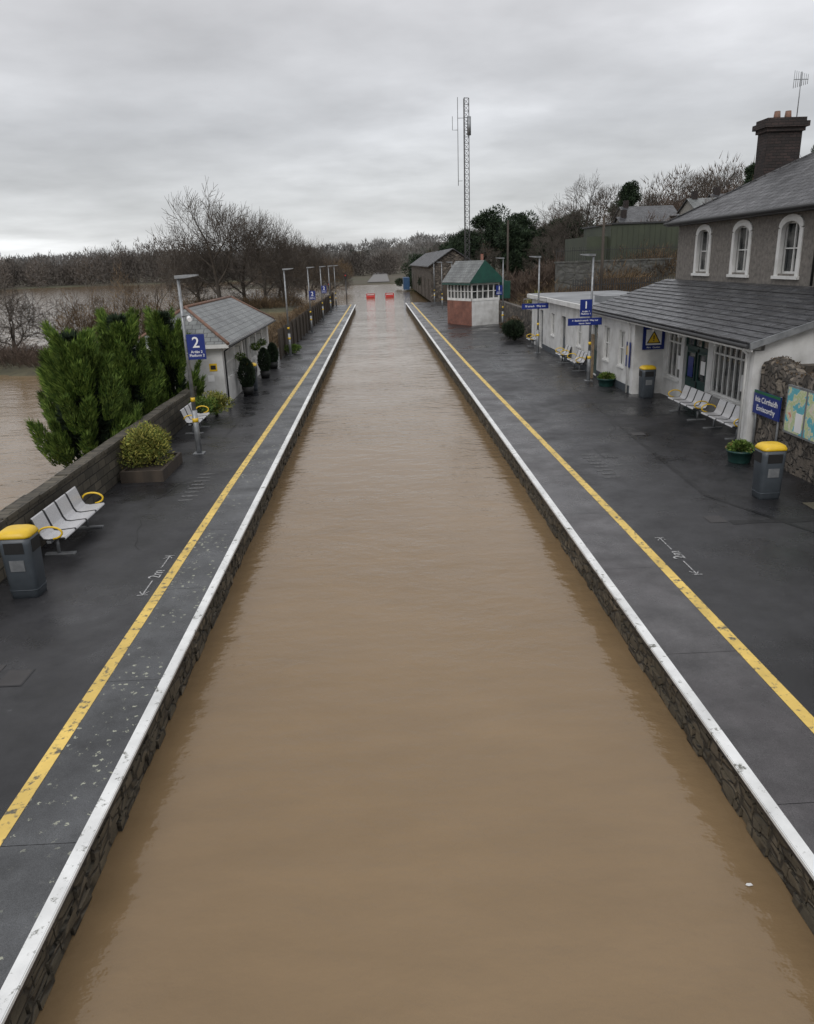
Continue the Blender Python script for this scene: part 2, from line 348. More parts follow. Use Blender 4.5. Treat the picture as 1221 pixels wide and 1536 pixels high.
# ---------------------------------------------------------------- platforms
def strip(mb,pts,hw,z,m):
    for (xa,ya),(xb,yb) in zip(pts,pts[1:]): mb.face([(xa-hw,ya,z),(xa+hw,ya,z),(xb+hw,yb,z),(xb-hw,yb,z)],m)
def platform(xe,xb,s,cope,yl,name):
    e=empty(name); y0,y1=-12,104
    m=MB(); xf=xe+s*.035; rr=random.Random(int(abs(xe)*10))
    m.box(min(xf+s*.06,xb),max(xf+s*.06,xb),y0,y1,-2.4,-.091,PWALL)
    for ci,(za,zb) in enumerate(((-.09,-.2),(-.202,-.34),(-.342,-.47),(-.472,-.6),(-.602,-.9))):
        y=y0
        while y<min(y1,60):
            l=rr.uniform(.14,.5); q=rr.uniform(0,.05); g1=rr.uniform(.004,.014)
            m.box(min(xf+s*(.0+q),xf+s*.059),max(xf+s*(.0+q),xf+s*.059),y,y+l-.018,zb+g1,za-.006,PWALL); y+=l
    m.obj('masonry_face',e)
    m=MB(); m.box(min(xe,xb),max(xe,xb),y0,y1,-.085,0,ASPH); m.obj('surface',e)
    m=MB(); a=xe+s*.11
    for i in range(116):
        ya=y0+i
        xi=np.interp(ya,[p[1] for p in yl],[p[0] for p in yl])-s*.085; xj=np.interp(ya+1,[p[1] for p in yl],[p[0] for p in yl])-s*.085
        g=0 if i%3 else .004
        m.face([(a,ya+g,.004),(xi,ya+g,.004),(xj,ya+1-(.004 if (i+1)%3==0 else 0),.004),(a,ya+1-(.004 if (i+1)%3==0 else 0),.004)],cope)
    m.obj('coping_slabs',e)
    m=MB(); strip(m,[(xe+s*.062,y0),(xe+s*.062,y1)],.062,.008,WHT)
    m.box(min(xe-s*.012,xe-s*.001),max(xe-s*.012,xe-s*.001),y0,y1,-.03,.006,WHT); m.obj('white_edge_line',e)
    m=MB(); strip(m,yl,.085,.008,YEL); m.obj('yellow_safety_line',e)
    return e
PL=platform(-3.0,-6.95,-1,COPE,[(-3.95,-12),(-3.93,18),(-3.78,40),(-3.66,104)],'station_platform')
PR=platform(3.58,10.9,1,COPER,[(4.8,-12),(4.76,14),(4.52,40),(4.42,104)],'station_platform')
m=MB()
def gq(x0,x1,y0,y1,mm,z=.006): m.face([(x0,y0,z),(x1,y0,z),(x1,y1,z),(x0,y1,z)],mm)
MANH=mat('manhole_concrete',(.05,.047,.047),.6)
gq(-5.35,-4.98,9.0,9.45,DARKM,.0055);gq(-5.33,-5.0,9.02,9.43,MANH,.0075);gq(-5.8,-5.45,9.2,9.6,MANH)
m.obj('manhole_cover')
m=MB()
gq(8.9,9.6,14.6,15.1,mat('manhole_frame',(.085,.075,.05),.7)); gq(6.5,6.85,14.1,14.5,MANH); gq(7.5,7.9,22,22.4,MANH);gq(6.2,6.8,26,26.3,MANH); m.obj('manhole_cover')
m=MB()
for p in[(6.9,8.9,13.95,14.15),(5.9,6.3,19.5,20.6)]:
    x0,x1,y0,y1=p; nseg=8
    for i in range(nseg):
        gq(x0+(x1-x0)*i/nseg,x0+(x1-x0)*(i+1)/nseg,y0+.03*math.sin(i),y1+.03*math.cos(i*2),PATCH,.0055)
m.face([(7.1,15.8,.0055),(7.22,15.8,.0055),(8.0,31,.0055),(7.88,31,.0055)],PATCH)
m.face([(8.2,13.2,.0065),(8.3,13.2,.0065),(7.2,15.9,.0065),(7.1,15.9,.0065)],PATCH)
m.face([(6.3,31,.0055),(6.36,31,.0055),(6.9,60,.0055),(6.84,60,.0055)],PATCH)
m.face([(-5.2,24,.0055),(-5.14,24,.0055),(-4.9,60,.0055),(-4.96,60,.0055)],PATCH)
for x,y,dx_,n_ in((6.2,8.5,.5,9),(8.6,10.5,-.45,8),(-4.9,14,-.3,6),(6.8,22,.4,10),(-5.6,17.2,.35,5)):
    px_,py_=x,y
    for i in range(n_):
        qx=px_+random.uniform(-.1,.1)+dx_*.25; qy=py_+random.uniform(.2,.45); m.face([(px_-.008,py_,.0062),(px_+.008,py_,.0062),(qx+.008,qy,.0062),(qx-.008,qy,.0062)],BLACK); px_,py_=qx,qy
m.obj('asphalt_repair')
m=MB()
FAINT=paint('worn_grey_paint',(.12,.12,.12),(.03,.03,.03),.5,14)
for i in range(8):
    gq(5.35+.05*(i%2),5.75,17.6+i*.33,17.72+i*.33,FAINT,.006)
    gq(-4.95,-4.6+.05*(i%2),17.2+i*.33,17.32+i*.33,FAINT,.006)
m.obj('worn_floor_marking')
for x,y0,y1 in((-4.2,11.8,13.6),(5.2,11.6,13.4)):
    e=empty('distance_floor_marking',(x,0,0))
    m=MB(); ym=(y0+y1)/2
    for a,b in((y0,ym-.28),(ym+.28,y1)): m.face([(-.012,a,.006),(.012,a,.006),(.012,b,.006),(-.012,b,.006)],CHALK)
    for yy in(y0,y1): m.face([(-.09,yy-.012,.0065),(.09,yy-.012,.0065),(.09,yy+.012,.0065),(-.09,yy+.012,.0065)],CHALK)
    for yy,sg in((y0+.02,1),(y1-.02,-1)):
        for q in(-1,1): m.face([(0,yy,.007),(q*.07,yy+sg*.13,.007),(q*.09,yy+sg*.12,.007),(0,yy-sg*.02,.007)],CHALK)
    m.obj('arrows',e); text('2m',.3,(0,ym,.007),(0,0,R(90)),CHALK,e)
# ---------------------------------------------------------------- furniture
def rrect(w,d,r,z,n=4,ox=0):
    P=[]
    for cx,cy,a0 in((w/2-r,d/2-r,0),(-w/2+r,d/2-r,90),(-w/2+r,-d/2+r,180),(w/2-r,-d/2+r,270)):
        for i in range(n+1):
            t=R(a0+90*i/n); P.append((ox+cx+r*math.cos(t),cy+r*math.sin(t),z))
    return P
def litter_bin(loc,rz,h=1.2):
    e=empty('litter_bin',loc,rz)
    m=MB(); m.rings([rrect(.46,.4,.07,.0),rrect(.46,.4,.07,.06),rrect(.48,.42,.08,.07),rrect(.53,.47,.1,.8*h),rrect(.54,.48,.11,.9*h)],GREY)
    m.rings([rrect(.5,.44,.09,.12*h),rrect(.5,.44,.09,.13*h)],GREY)
    m.obj('body',e)
    m=MB(); m.rings([rrect(.555,.495,.11,.9*h),rrect(.555,.495,.12,.93*h),rrect(.5,.45,.13,.975*h),rrect(.4,.36,.13,1.0*h),rrect(.2,.18,.07,1.01*h)],YPL); m.obj('lid',e)
    m=MB(); m.box(-.272,.272,-.15,.15,.68*h,.86*h,BLACK); m.box(-.16,.16,-.24,.24,.68*h,.84*h,BLACK); m.obj('openings',e)
    m=MB(); m.box(-.12,.12,-.2355,-.2,.42*h,.58*h,STEEL); m.obj('label_plate',e)
def bench_mesh(n=4,sw=.56):
    seats=MB(); fr=MB(); arms=MB(); Lh=n*sw
    prof=[(.27,.43),(.25,.455),(.1,.44),(-.05,.425),(-.14,.44),(-.19,.52),(-.24,.68),(-.29,.83),(-.31,.85)]
    for i in range(n):
        a=-Lh/2+i*sw+.02; b=a+sw-.04
        for (xa,za),(xb,zb) in zip(prof,prof[1:]):
            seats.face([(xa,a,za),(xa,b,za),(xb,b,zb),(xb,a,zb)],SEAT,True)
            seats.face([(xa-.004,a,za-.018),(xb-.012,a,zb-.018),(xb-.012,b,zb-.018),(xa-.004,b,za-.018)],SEAT,True)
        for yy in(a,b): fr.tube([(x,yy,z-.006) for x,z in prof],.015,5,DARKM)
    fr.box(-.08,.0,-Lh/2,Lh/2,.35,.4,STEEL)
    for yy in(-Lh/2+.35,Lh/2-.35):
        fr.tube([(-.04,yy,.36),(-.04,yy,.04)],.035,8,STEEL); fr.box(-.3,.28,yy-.05,yy+.05,.003,.035,STEEL)
        fr.tube([(.2,yy,.42),(-.04,yy,.3),(-.16,yy,.42)],.018,6,STEEL)
    for yy in(-Lh/2,Lh/2):
        pts=[]
        for i in range(13):
            t=R(-60+ i*260/12-20); pts.append((.02+.22*math.cos(t),yy,.56+.12*math.sin(t)))
        arms.tube(pts,.02,7,YPL)
    return seats.mesh('seats'),fr.mesh('frame'),arms.mesh('armrests')
BM={}
def bench(loc,rz,n=4):
    if n not in BM: BM[n]=bench_mesh(n)
    e=empty('platform_bench',loc,rz)
    for me,nm in zip(BM[n],('seats','frame','armrests')): put(me,nm,e)
bench((-6.4,14.75,0),0,4); bench((-6.3,25.4,0),0,3)
bench((10.15,24.6,0),R(180),4); bench((10.15,21.8,0),R(180),4)
bench((9.35,36.2,0),R(180),3); bench((9.35,39.0,0),R(180),2); bench((9.35,47,0),R(180),2)
litter_bin((-6.2,12.1,0),0); litter_bin((8.35,15.6,0),0,1.22); litter_bin((10.0,28.2,0),0); litter_bin((-5.75,33.7,0),0)
def lamp(loc,side,h=5.0,sign=None):
    e=empty('street_lamp',loc)
    m=MB(); m.tube([(0,0,0),(0,0,1.3)],[.085,.08],10,STEEL); m.tube([(0,0,1.3),(0,0,h-.02)],[.058,.04],10,STEEL); m.box(-.16,.16,-.16,.16,.004,.03,STEEL)
    m.obj('column',e)
    m=MB(); m.tube([(0,0,.95),(0,0,1.07)],.088,10,YPL); m.tube([(0,0,1.55),(0,0,1.67)],.063,10,YPL); m.obj('yellow_bands',e)
    m=MB(); s=side
    m.rings([[(s*a,b*.12,h+z) for a,b,z in((-.08,-.6,-.04),(-.08,.6,-.04),(-.08,.6,.05),(-.08,-.6,.05))],
             [(s*a,b*.12,h+z) for a,b,z in((.2,-1,-.03),(.2,1,-.03),(.2,1,.06),(.2,-1,.06))],
             [(s*a,b*.12,h+z) for a,b,z in((.55,-1,.02),(.55,1,.02),(.55,1,.06),(.55,-1,.06))]],STEEL,smooth=False)
    m.obj('lamp_head',e)
    if sign:
        sx,sz,num,extra=sign
        m=MB(); m.box(sx-.25,sx+.25,-.1,-.075,sz-.36,sz+.34,BLUE); m.tube([(0,-.05,sz+.2),(sx,-.06,sz+.2)],.02,6,STEEL);m.tube([(0,-.05,sz-.2),(sx,-.06,sz-.2)],.02,6,STEEL); m.obj('platform_number_board',e)
        text(num,.42,(sx,-.102,sz+.1),FRONT,SWHITE,e); text('Ardán '+num+'\nPlatform '+num,.1,(sx,-.102,sz-.2),FRONT,SWHITE,e)
        if extra:
            m=MB(); m.box(-1.0,.45,-.1,-.075,sz-.72,sz-.42,BLUE); m.obj('direction_board',e)
            text('← Bealach amach  Way out',.1,(-.28,-.102,sz-.52),FRONT,SWHITE,e); text('Stáisiún  Station',.08,(-.28,-.102,sz-.64),FRONT,SWHITE,e)
lamp((-5.5,22.0,0),1,5.0,(.3,3.12,'2',False))
for i,y in enumerate((47,63,77,90,102)): lamp((-5.5,y,0),1,5.0,(.24,2.9,'2',False) if i in(1,2) else None)
lamp((9.0,32.7,0),-1,5.2,(-.25,3.1,'1',True)); lamp((8.95,43.4,0),-1,5.2); lamp((9.6,60,0),-1,5.2,(-.3,2.9,'1',False))
for y in(76,88,100): lamp((7.2,y,0),-1,5.0)
m=MB(); m.tube([(-5.5,21.95,3.95),(-5.3,21.85,4.0)],.02,6,STEEL); m.tube([(-5.3,21.85,3.92),(-5.22,21.6,3.88)],.06,10,SWHITE); m.obj('cctv_camera')
e=empty('direction_sign'); m=MB(); m.box(8.0,9.5,43.3,43.34,2.45,2.75,BLUE); m.obj('board',e)
text('Slí amach   Way out',.14,(8.75,43.29,2.6),FRONT,SWHITE,e)
m=MB(); m.tube([(8.1,43.36,2.75),(8.1,43.36,3.0),(9.4,43.36,3.0),(9.4,43.36,2.75)],.02,6,STEEL); m.obj('bracket',e)
def leaves(name,pos,dirs,ln,wd,m,parent=None,loc=(0,0,0)):
    n=len(pos); r=rng.normal(size=(n,3)); s=np.cross(dirs,r); s/=np.linalg.norm(s,axis=1)[:,None]+1e-9
    ln=np.broadcast_to(ln,(n,))[:,None]; wd=np.broadcast_to(wd,(n,))[:,None]
    V=np.empty((n,3,3)); V[:,0]=pos-s*wd/2; V[:,1]=pos+s*wd/2; V[:,2]=pos+dirs*ln
    me=bpy.data.meshes.new(name); me.from_pydata(V.reshape(-1,3).tolist(),[],np.arange(3*n).reshape(n,3).tolist()); me.materials.append(m)
    return put(me,name,parent,loc)
def unit(a): return a/(np.linalg.norm(a,axis=1)[:,None]+1e-9)
def shrub(name,loc,rx,ry,rz,n,m,size=.09,lumps=9,up=.4):
    e=empty(name,loc)
    P=[];D=[]
    cs=rng.normal(size=(lumps,3))*[rx*.33,ry*.33,rz*.25]; cs[:,2]+=rz
    for c in cs:
        q=unit(rng.normal(size=(n//lumps,3))); rad=rng.uniform(.45,.68)*(rng.random((len(q),1))**.33)
        p=c+q*rad*[rx,ry,rz]; P.append(p); D.append(unit(q+[0,0,up]+rng.normal(size=q.shape)*.5))
    P=np.concatenate(P);D=np.concatenate(D); kk=P[:,2]>.02; P=P[kk];D=D[kk]
    leaves('foliage',P,D,rng.uniform(.6,1.4,len(P))*size,size*.5,m,e)
    b=MB()
    for i in range(6):
        a=i*1.05; b.tube([(0,0,-.05),(rx*.2*math.cos(a),ry*.2*math.sin(a),rz*.6),(rx*.5*math.cos(a),ry*.5*math.sin(a),rz*1.3)],[.03,.02,.008],5,BARK)
    b.obj('stems',e,uv=False)
e=empty('timber_planter')
m=MB(); x0,x1,y0,y1=-6.85,-5.75,19.0,21.0
m.box(x0,x1,y0,y0+.08,0,.3,WOODD);m.box(x0,x1,y1-.08,y1,0,.3,WOODD);m.box(x0,x0+.08,y0+.081,y1-.081,0,.3,WOODD);m.box(x1-.08,x1,y0+.081,y1-.081,0,.3,WOODD)
m.obj('boards',e); m=MB(); m.box(x0+.08,x1-.08,y0+.08,y1-.08,.01,.24,SOIL); m.obj('soil',e)
shrub('variegated_shrub',(-6.3,20.1,.2),.82,.82,.66,8500,VARI,.08)
shrub('green_shrub',(-6.25,28.3,0),.6,.6,.45,2500,VARI,.08); shrub('green_shrub',(-6.5,27.4,0),.5,.6,.4,1800,CYP,.08)
def tub(loc,r=.32,h=.32,fm=CYP):
    e=empty('flower_tub',loc); m=MB()
    m.tube([(0,0,0),(0,0,.02),(0,0,h-.05),(0,0,h-.045),(0,0,h)],[r*.82,r*.84,r*.98,r*1.06,r*1.06],16,GREEND); m.obj('tub',e)
    n=900; q=unit(rng.normal(size=(n,3))); q[:,2]=abs(q[:,2]); p=q*rng.random((n,1))**.4*[r*.95,r*.95,.22]+[0,0,h]
    leaves('plants',p,unit(q+rng.normal(size=q.shape)*.4),.09,.05,fm,e)
    leaves('flowers',p[:120]+q[:120]*.04,unit(rng.normal(size=(120,3))),.05,.05,FLOW,e)
tub((9.15,18.6,0)); tub((9.35,31.2,0),.36)
m=MB(); m.box(-7.2,-6.96,-10,28.6,-1.5,.95,BLOCK)
y=-10
while y<28.5:
    l=random.uniform(.5,.9); q=random.uniform(-.012,.012); m.box(-7.24+q,-6.92+q,y,min(y+l-.012,28.6),.952,1.02+random.uniform(-.012,.015),BLOCK); y+=l
m.obj('block_wall')
m=MB()
for i in range(0,590):
    y=45+i*.1; h=1.65+.04*math.sin(i*1.7)+(.03 if i%7==0 else 0)
    m.box(-5.92,-5.9,y,y+.088,.02,h,WOODD)
for i in range(24): m.box(-5.9+.001,-5.8,45+i*2.5,45.1+i*2.5,0,1.75,WOODD)
m.obj('timber_fence',uv=False)
def potplant(loc,h,r):
    e=empty('potted_conifer',loc); m=MB(); m.tube([(0,0,0),(0,0,.35)],[.2,.26],12,BLACK); m.obj('pot',e)
    n=2600; t=rng.random(n); a=rng.random(n)*2*np.pi; rr=r*(np.sin(np.pi*np.clip(t*.9+.1,0,1))**.6)*(.6+.4*rng.random(n)) 
    p=np.stack([rr*np.cos(a),rr*np.sin(a),.3+t*h],1); D=unit(np.stack([np.cos(a)*.6,np.sin(a)*.6,np.full(n,1.)],1)+rng.normal(size=(n,3))*.3)
    leaves('foliage',p,D,.12,.04,DKFOL,e)
potplant((-5.75,32.6,0),1.2,.36); potplant((-5.7,37.5,0),1.1,.3); potplant((-5.75,41,0),1.0,.3); shrub('green_shrub',(-5.5,47.8,0),.6,.6,.3,1500,CYP,.09)
# ---------------------------------------------------------------- cypress trees
def cypress(name,loc,h,r,n=26000,seed=1):
    g=np.random.default_rng(seed); e=empty(name,loc)
    m=MB(); m.tube([(0,0,-.8),(.02,0,h*.4),(0,0,h*.85)],[.14,.1,.03],8,BARK); m.obj('trunk',e,uv=False)
    P=[];D=[]; K=85
    for i in range(K):
        a=g.random()*6.283; t=g.random()**.95; z0=h*(.0+.74*t); rad=r*(1-.82*t)*(.3+.72*g.random()**.7)
        if i<10: a=i*.63; z0=h*.02; rad=r*.72; t=.05
        c=np.array([math.cos(a)*rad,math.sin(a)*rad,z0]); Lf=h*(.27-.06*t)*g.uniform(.65,1.3); w_=r*g.uniform(.11,.2)
        nn=n//K; s=g.random(nn); ph=g.random(nn)*6.283; ww=w_*np.sin(np.pi*np.clip(s*.82+.14,0,1))**.9*(g.random(nn)**.4)
        outv=np.array([math.cos(a),math.sin(a),0])*Lf*.38
        p=c+outv*s[:,None]+np.stack([np.cos(ph)*ww,np.sin(ph)*ww,s*Lf],1)
        dd=np.stack([np.cos(ph)*.45+math.cos(a)*.5,np.sin(ph)*.45+math.sin(a)*.5,np.full(nn,1.0)],1)+g.normal(size=(nn,3))*.2
        P.append(p);D.append(unit(dd))
    P=np.concatenate(P);D=np.concatenate(D)
    leaves('foliage',P,D,g.uniform(.1,.26,len(P)),.04,CYP,e)
    # inner foliage coloured dark for shade so the crown is not see-through
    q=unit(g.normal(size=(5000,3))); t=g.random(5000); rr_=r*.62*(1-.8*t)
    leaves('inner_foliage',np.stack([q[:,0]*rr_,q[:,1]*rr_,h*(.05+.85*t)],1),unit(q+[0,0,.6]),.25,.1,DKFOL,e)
cypress('cypress_tree',(-8.75,22.3,-.2),4.1,1.4,46000,1)
cypress('cypress_tree',(-8.8,26.4,-.2),4.35,1.1,34000,2)
cypress('cypress_tree',(-7.9,28.6,-.2),4.3,.85,26000,3)
# ---------------------------------------------------------------- bare trees
def tree_mesh(name,seed,h,levels=6,spread=.55,trunk=.22,twn=3,tr=.018,crook=.12,minr=.0011,upb=.03,ratio=(.7,.86)):
    rd=random.Random(seed); m=MB()
    def rv(s): return Vector((rd.gauss(0,s),rd.gauss(0,s),rd.gauss(0,s)))
    def grow(p,d,L_,r,lv):
        n=3 if lv>2 else 2; pts=[p];q=p.copy();dd=d.copy()
        for i in range(n):
            dd=(dd+rv(crook)+Vector((0,0,.03))).normalized(); q=q+dd*L_/n; pts.append(q.copy())
        r1=r*.72; rs=[r+(r1-r)*i/n for i in range(n+1)]
        m.tube(pts,rs,6 if lv>levels-2 else (4 if lv>2 else 3),BARK if lv>2 else TWIG,cap=False)
        if lv==0: return
        nb=twn if lv<3 else (4 if lv>=levels-1 else rd.choice((2,3,3)))
        for i in range(nb):
            ax=dd.orthogonal().normalized(); ax.rotate(Matrix.Rotation(rd.random()*1.2+i*6.283/nb,3,dd))
            # the first child carries on as a leader, the others leave lower down and wider
            sp_=.18 if i==0 else spread*rd.uniform(.75,1.5)*(1.35 if lv>=levels-1 else 1)
            nd=(dd+ax*math.tan(min(sp_,1.2))+Vector((0,0,upb))).normalized()
            st=pts[-1] if i<2 else pts[-2]
            grow(st,nd,L_*(rd.uniform(.8,.92) if i==0 else rd.uniform(*ratio)),max(r1*(.62 if i else .92),h*minr),lv-1)
    grow(Vector((0,0,-.3)),Vector((rd.gauss(0,.03),rd.gauss(0,.03),1)),h*trunk,h*tr,levels)
    V=np.array(m.v); zt=V[:,2].max(); c=V[V[:,2]>zt*.4].mean(0)
    for i,(x,y,z) in enumerate(m.v):
        t=max(0,z)/zt; m.v[i]=(x-c[0]*t,y-c[1]*t,z)
    return m.mesh(name,uv=False)
TA=tree_mesh('bare_tree_a',3,10,7,.55,.19,3,.02,.07); TB=tree_mesh('bare_tree_b',21,10,7,.6,.17,3,.02,.07); TC=tree_mesh('bush_a',5,10,6,.75,.13,3,.012,.2); TD=tree_mesh('crooked',8,10,5,.42,.28,2,.014,.2)
def hz(me): return max(v.co.z for v in me.vertices)
def wz(me): return max(max(abs(v.co.x),abs(v.co.y)) for v in me.vertices)
HT={id(t):hz(t) for t in(TA,TB,TC,TD)}; WT={id(t):wz(t) for t in(TA,TB,TC,TD)}
def tree(me,x,y,h,name='bare_tree',wid=1.0,z=None):
    s=h/HT[id(me)]; zz=float(H(x,y)) if z is None else z
    # keep the spread near the real proportion of the tree
    sw=s*wid*min(1.0,.62*HT[id(me)]/WT[id(me)]) if me in(TA,TB) else s*wid
    return put(me,name,None,(x,y,max(zz,-1.2)),random.random()*6.28,(sw,sw,s))
tree(TB,-22.0,110,17.0,wid=1.05); tree(TA,-19.5,115,14.5,wid=1.0); tree(TB,-26.0,115,12.5,wid=1.0); tree(TA,-16.0,112,13.6,wid=.8); tree(TB,-14,118,12,wid=.8)
tree(TA,-17,150,14,wid=1.0); tree(TB,-20,160,13.5,wid=1.1); tree(TA,-13,152,12,wid=1.0); tree(TB,-10,165,9.5); tree(TA,-15,165,12)
tree(TD,-20.5,70,8.8); tree(TD,-22.0,66,6)
for x,y,h in((-26,55,5.6),(-31.5,54,4.8),(-35,55,3.8),(-28.5,56,4.0),(-23.5,58,5)): tree(TC,x,y,h,'bare_shrub',1.2)
tree(TB,32,122,12.5,wid=1.15); tree(TA,20,150,11); tree(TA,12,140,9); tree(TA,27,118,7.5,wid=1.1); tree(TA,60,150,7.5,wid=1.1); tree(TB,68,155,8.5,wid=1.1);tree(TA,52,150,6,wid=1.1); tree(TB,75,150,9,wid=1.1); tree(TA,46,150,5.5,wid=1.1); tree(TB,16,118,7.5); tree(TA,24,112,6)
def scrub(name,areas,m,ln=.5,wd=.03):
    P=[];D=[]
    for x,y,rx,ry,h,n in areas:
        a=rng.random(n)*6.283; r=np.sqrt(rng.random(n)); px=x+rx*r*np.cos(a); py=y+ry*r*np.sin(a)
        z=H(px,py)+rng.random(n)**.8*h*np.sqrt(np.clip(1-r**2,.05,1))*(.75+.35*np.sin(px*2.1+x)*np.cos(py*1.7))
        P.append(np.stack([px,py,z],1)); D.append(unit(np.stack([np.cos(a)*r*.8,np.sin(a)*r*.8,np.full(n,.9)],1)+rng.normal(size=(n,3))*.4))
    P=np.concatenate(P);D=np.concatenate(D); kk=P[:,2]>WZ-.05; P=P[kk];D=D[kk]
    leaves(name,P,D,rng.uniform(.5,1.5,len(P))*ln,wd,m)
scrub('brown_scrub',[(-20.0,54,2.3,3,4.6,6500),(-17.5,55,2.6,3,5.6,8500),(-15,58,2.5,4,4.2,6500)],BRUSH,.5,.028)
scrub('riverbank_scrub',[(-31+i*2.2,52+2*math.sin(i),3.0,3.0,1.0+.4*math.sin(i*2.3),2000) for i in range(-9,8)],REDT,.45,.03)
scrub('wall_side_weeds',[(-7.9,17.5,.5,.9,1.3,90),(-7.8,19.6,.5,.8,1.0,110)],BRUSH,.5,.012)
scrub('tree_undergrowth',[(-26+i*1.8,112+3*math.sin(i*2),2.6,4,1.7+.8*math.sin(i*3),1600) for i in range(8)],BRUSH,.6,.05)
scrub('fence_side_growth',[(-8.0,46+i*6,1.4,4,1.2+.5*math.sin(i*2),1200) for i in range(10)],BRUSH,.4,.04)
scrub('hillside_scrub',[(12.5+i*1.7,60+4*math.sin(i*1.3)+i*2,3,5,2.6+.7*math.sin(i*2),3500) for i in range(9)],BRUSH,.6,.05)
scrub('hillside_thicket',[(12+i*3.0,94+4*math.sin(i*1.9),4,5,3.6+1.0*math.sin(i*3),3500) for i in range(12)],REDT,.7,.07)
scrub('upper_hill_thicket',[(36+i*5,150+6*math.sin(i*1.9),6,7,3.2+1.2*math.sin(i*2.2),2800) for i in range(13)],REDT,.8,.08)
scrub('garden_hedge',[(33+i*3.0,103+2*math.sin(i*2),2.2,2,2.4+.9*math.sin(i*2.7),1800) for i in range(9)],DKFOL,.4,.12)
scrub('yellow_hedge',[(11.8,58,1.4,2.2,2.9,4000)],VARI,.25,.05)
def evergreen(x,y,h,r,n=14000):
    e=empty('evergreen_tree',(x,y,float(H(x,y))))
    m=MB(); m.tube([(0,0,-.3),(0,0,h*.8)],[r*.08,.05],7,BARK); m.obj('trunk',e,uv=False)
    P=[];D=[]
    for i in range(34):
        t=rng.random(); c=np.array([*(rng.normal(size=2)*r*.45*(1.15-t*.7)),h*(.15+.72*t)]); q=unit(rng.normal(size=(n//34,3)))
        P.append(c+q*(rng.random((len(q),1))**.4)*r*np.array([.38,.38,.3])*rng.uniform(.6,1.2)); D.append(unit(q+rng.normal(size=q.shape)*.5+[0,0,.3]))
    leaves('foliage',np.concatenate(P),np.concatenate(D),.42,.18,DKFOL,e)
for a in((19.5,132,12.3,4.6),(24.5,135,10.2,4.0),(15.5,136,10,3.8),(12.5,128,8.6,3.2),(29,128,6.8,3.3),(84,150,11,4),(52,165,9,3.5),(9.5,180,9,4),(22,126,9,3.4),(26.5,124,6.4,3),(33,134,7,3.4),(66,140,6.5,2.6)): evergreen(*a)
def woodland(name,trees,m,ln,wd,n=170):
    P=[];D=[]
    for x,y,h,r in trees:
        z0=float(H(x,y)); q=unit(rng.normal(size=(n,3))); rad=(rng.random((n,1))**.35)
        p=np.array([x,y,z0+h*.45])+q*rad*[r,r,h*.55]; P.append(p); D.append(unit(q*.6+[0,0,.7]+rng.normal(size=q.shape)*.4))
    P=np.concatenate(P);D=np.concatenate(D); leaves(name,P,D,rng.uniform(.5,1.5,len(P))*ln,wd,m)
tr=[]
for i in range(420):
    x=-470+ (i/420)*480+random.gauss(0,6); y=350+random.random()*60; k_=1.0+.55*float(sst(-60,-110,x)); tr.append((x,y,(random.uniform(7,12)+2.5*math.sin(x*.05))*k_,random.uniform(3.5,6)))
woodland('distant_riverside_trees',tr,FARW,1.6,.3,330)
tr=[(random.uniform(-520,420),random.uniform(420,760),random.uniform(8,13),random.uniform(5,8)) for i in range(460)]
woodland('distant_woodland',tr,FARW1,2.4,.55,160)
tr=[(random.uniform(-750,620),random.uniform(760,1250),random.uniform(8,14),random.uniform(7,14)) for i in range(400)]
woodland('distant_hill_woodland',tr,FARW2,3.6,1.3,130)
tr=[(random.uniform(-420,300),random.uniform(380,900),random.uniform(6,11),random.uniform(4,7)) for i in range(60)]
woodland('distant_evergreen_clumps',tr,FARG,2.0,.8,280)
tr=[(random.choice((-1,1))*random.uniform(12,38)+2,random.uniform(225,330),random.uniform(4,8),random.uniform(2.5,4)) for i in range(60)]
woodland('lineside_trees',tr,BRUSH,1.1,.15,330)
tr=[(random.uniform(60,160),random.uniform(190,330),random.uniform(8,13),random.uniform(4,7)) for i in range(90)]
woodland('valley_trees',tr,REDT,1.5,.2,300)
# ---------------------------------------------------------------- roofs
def slab(mb,a,b,c,d,t,m):
    dn=Vector((0,0,-t)); A=[Vector(p) for p in(a,b,c,d)]
    mb.hexa([p+dn for p in A]+A,m)
def hiproof(mb,x0,x1,y0,y1,ze,zr,h0,h1,m,t=.08,fascia=None):
    xm=(x0+x1)/2; A=(x0,y0,ze);B=(x1,y0,ze);C=(x1,y1,ze);D_=(x0,y1,ze);P=(xm,y0+h0,zr);Q=(xm,y1-h1,zr)
    mb.face([A,P,Q,D_],m) ; mb.face([B,C,Q,P],m)
    mb.face([A,B,P],m); mb.face([D_,Q,C],m)
    mb.box(x0+.01,x1-.01,y0+.01,y1-.01,ze-t-.08,ze-.003,fascia or WTRIM)
    for a,b in((A,P),(B,P),(C,Q),(D_,Q),(P,Q)):
        mb.tube([a,b],.07,5,TERRA if m is SLATE_L else SLATE_D)
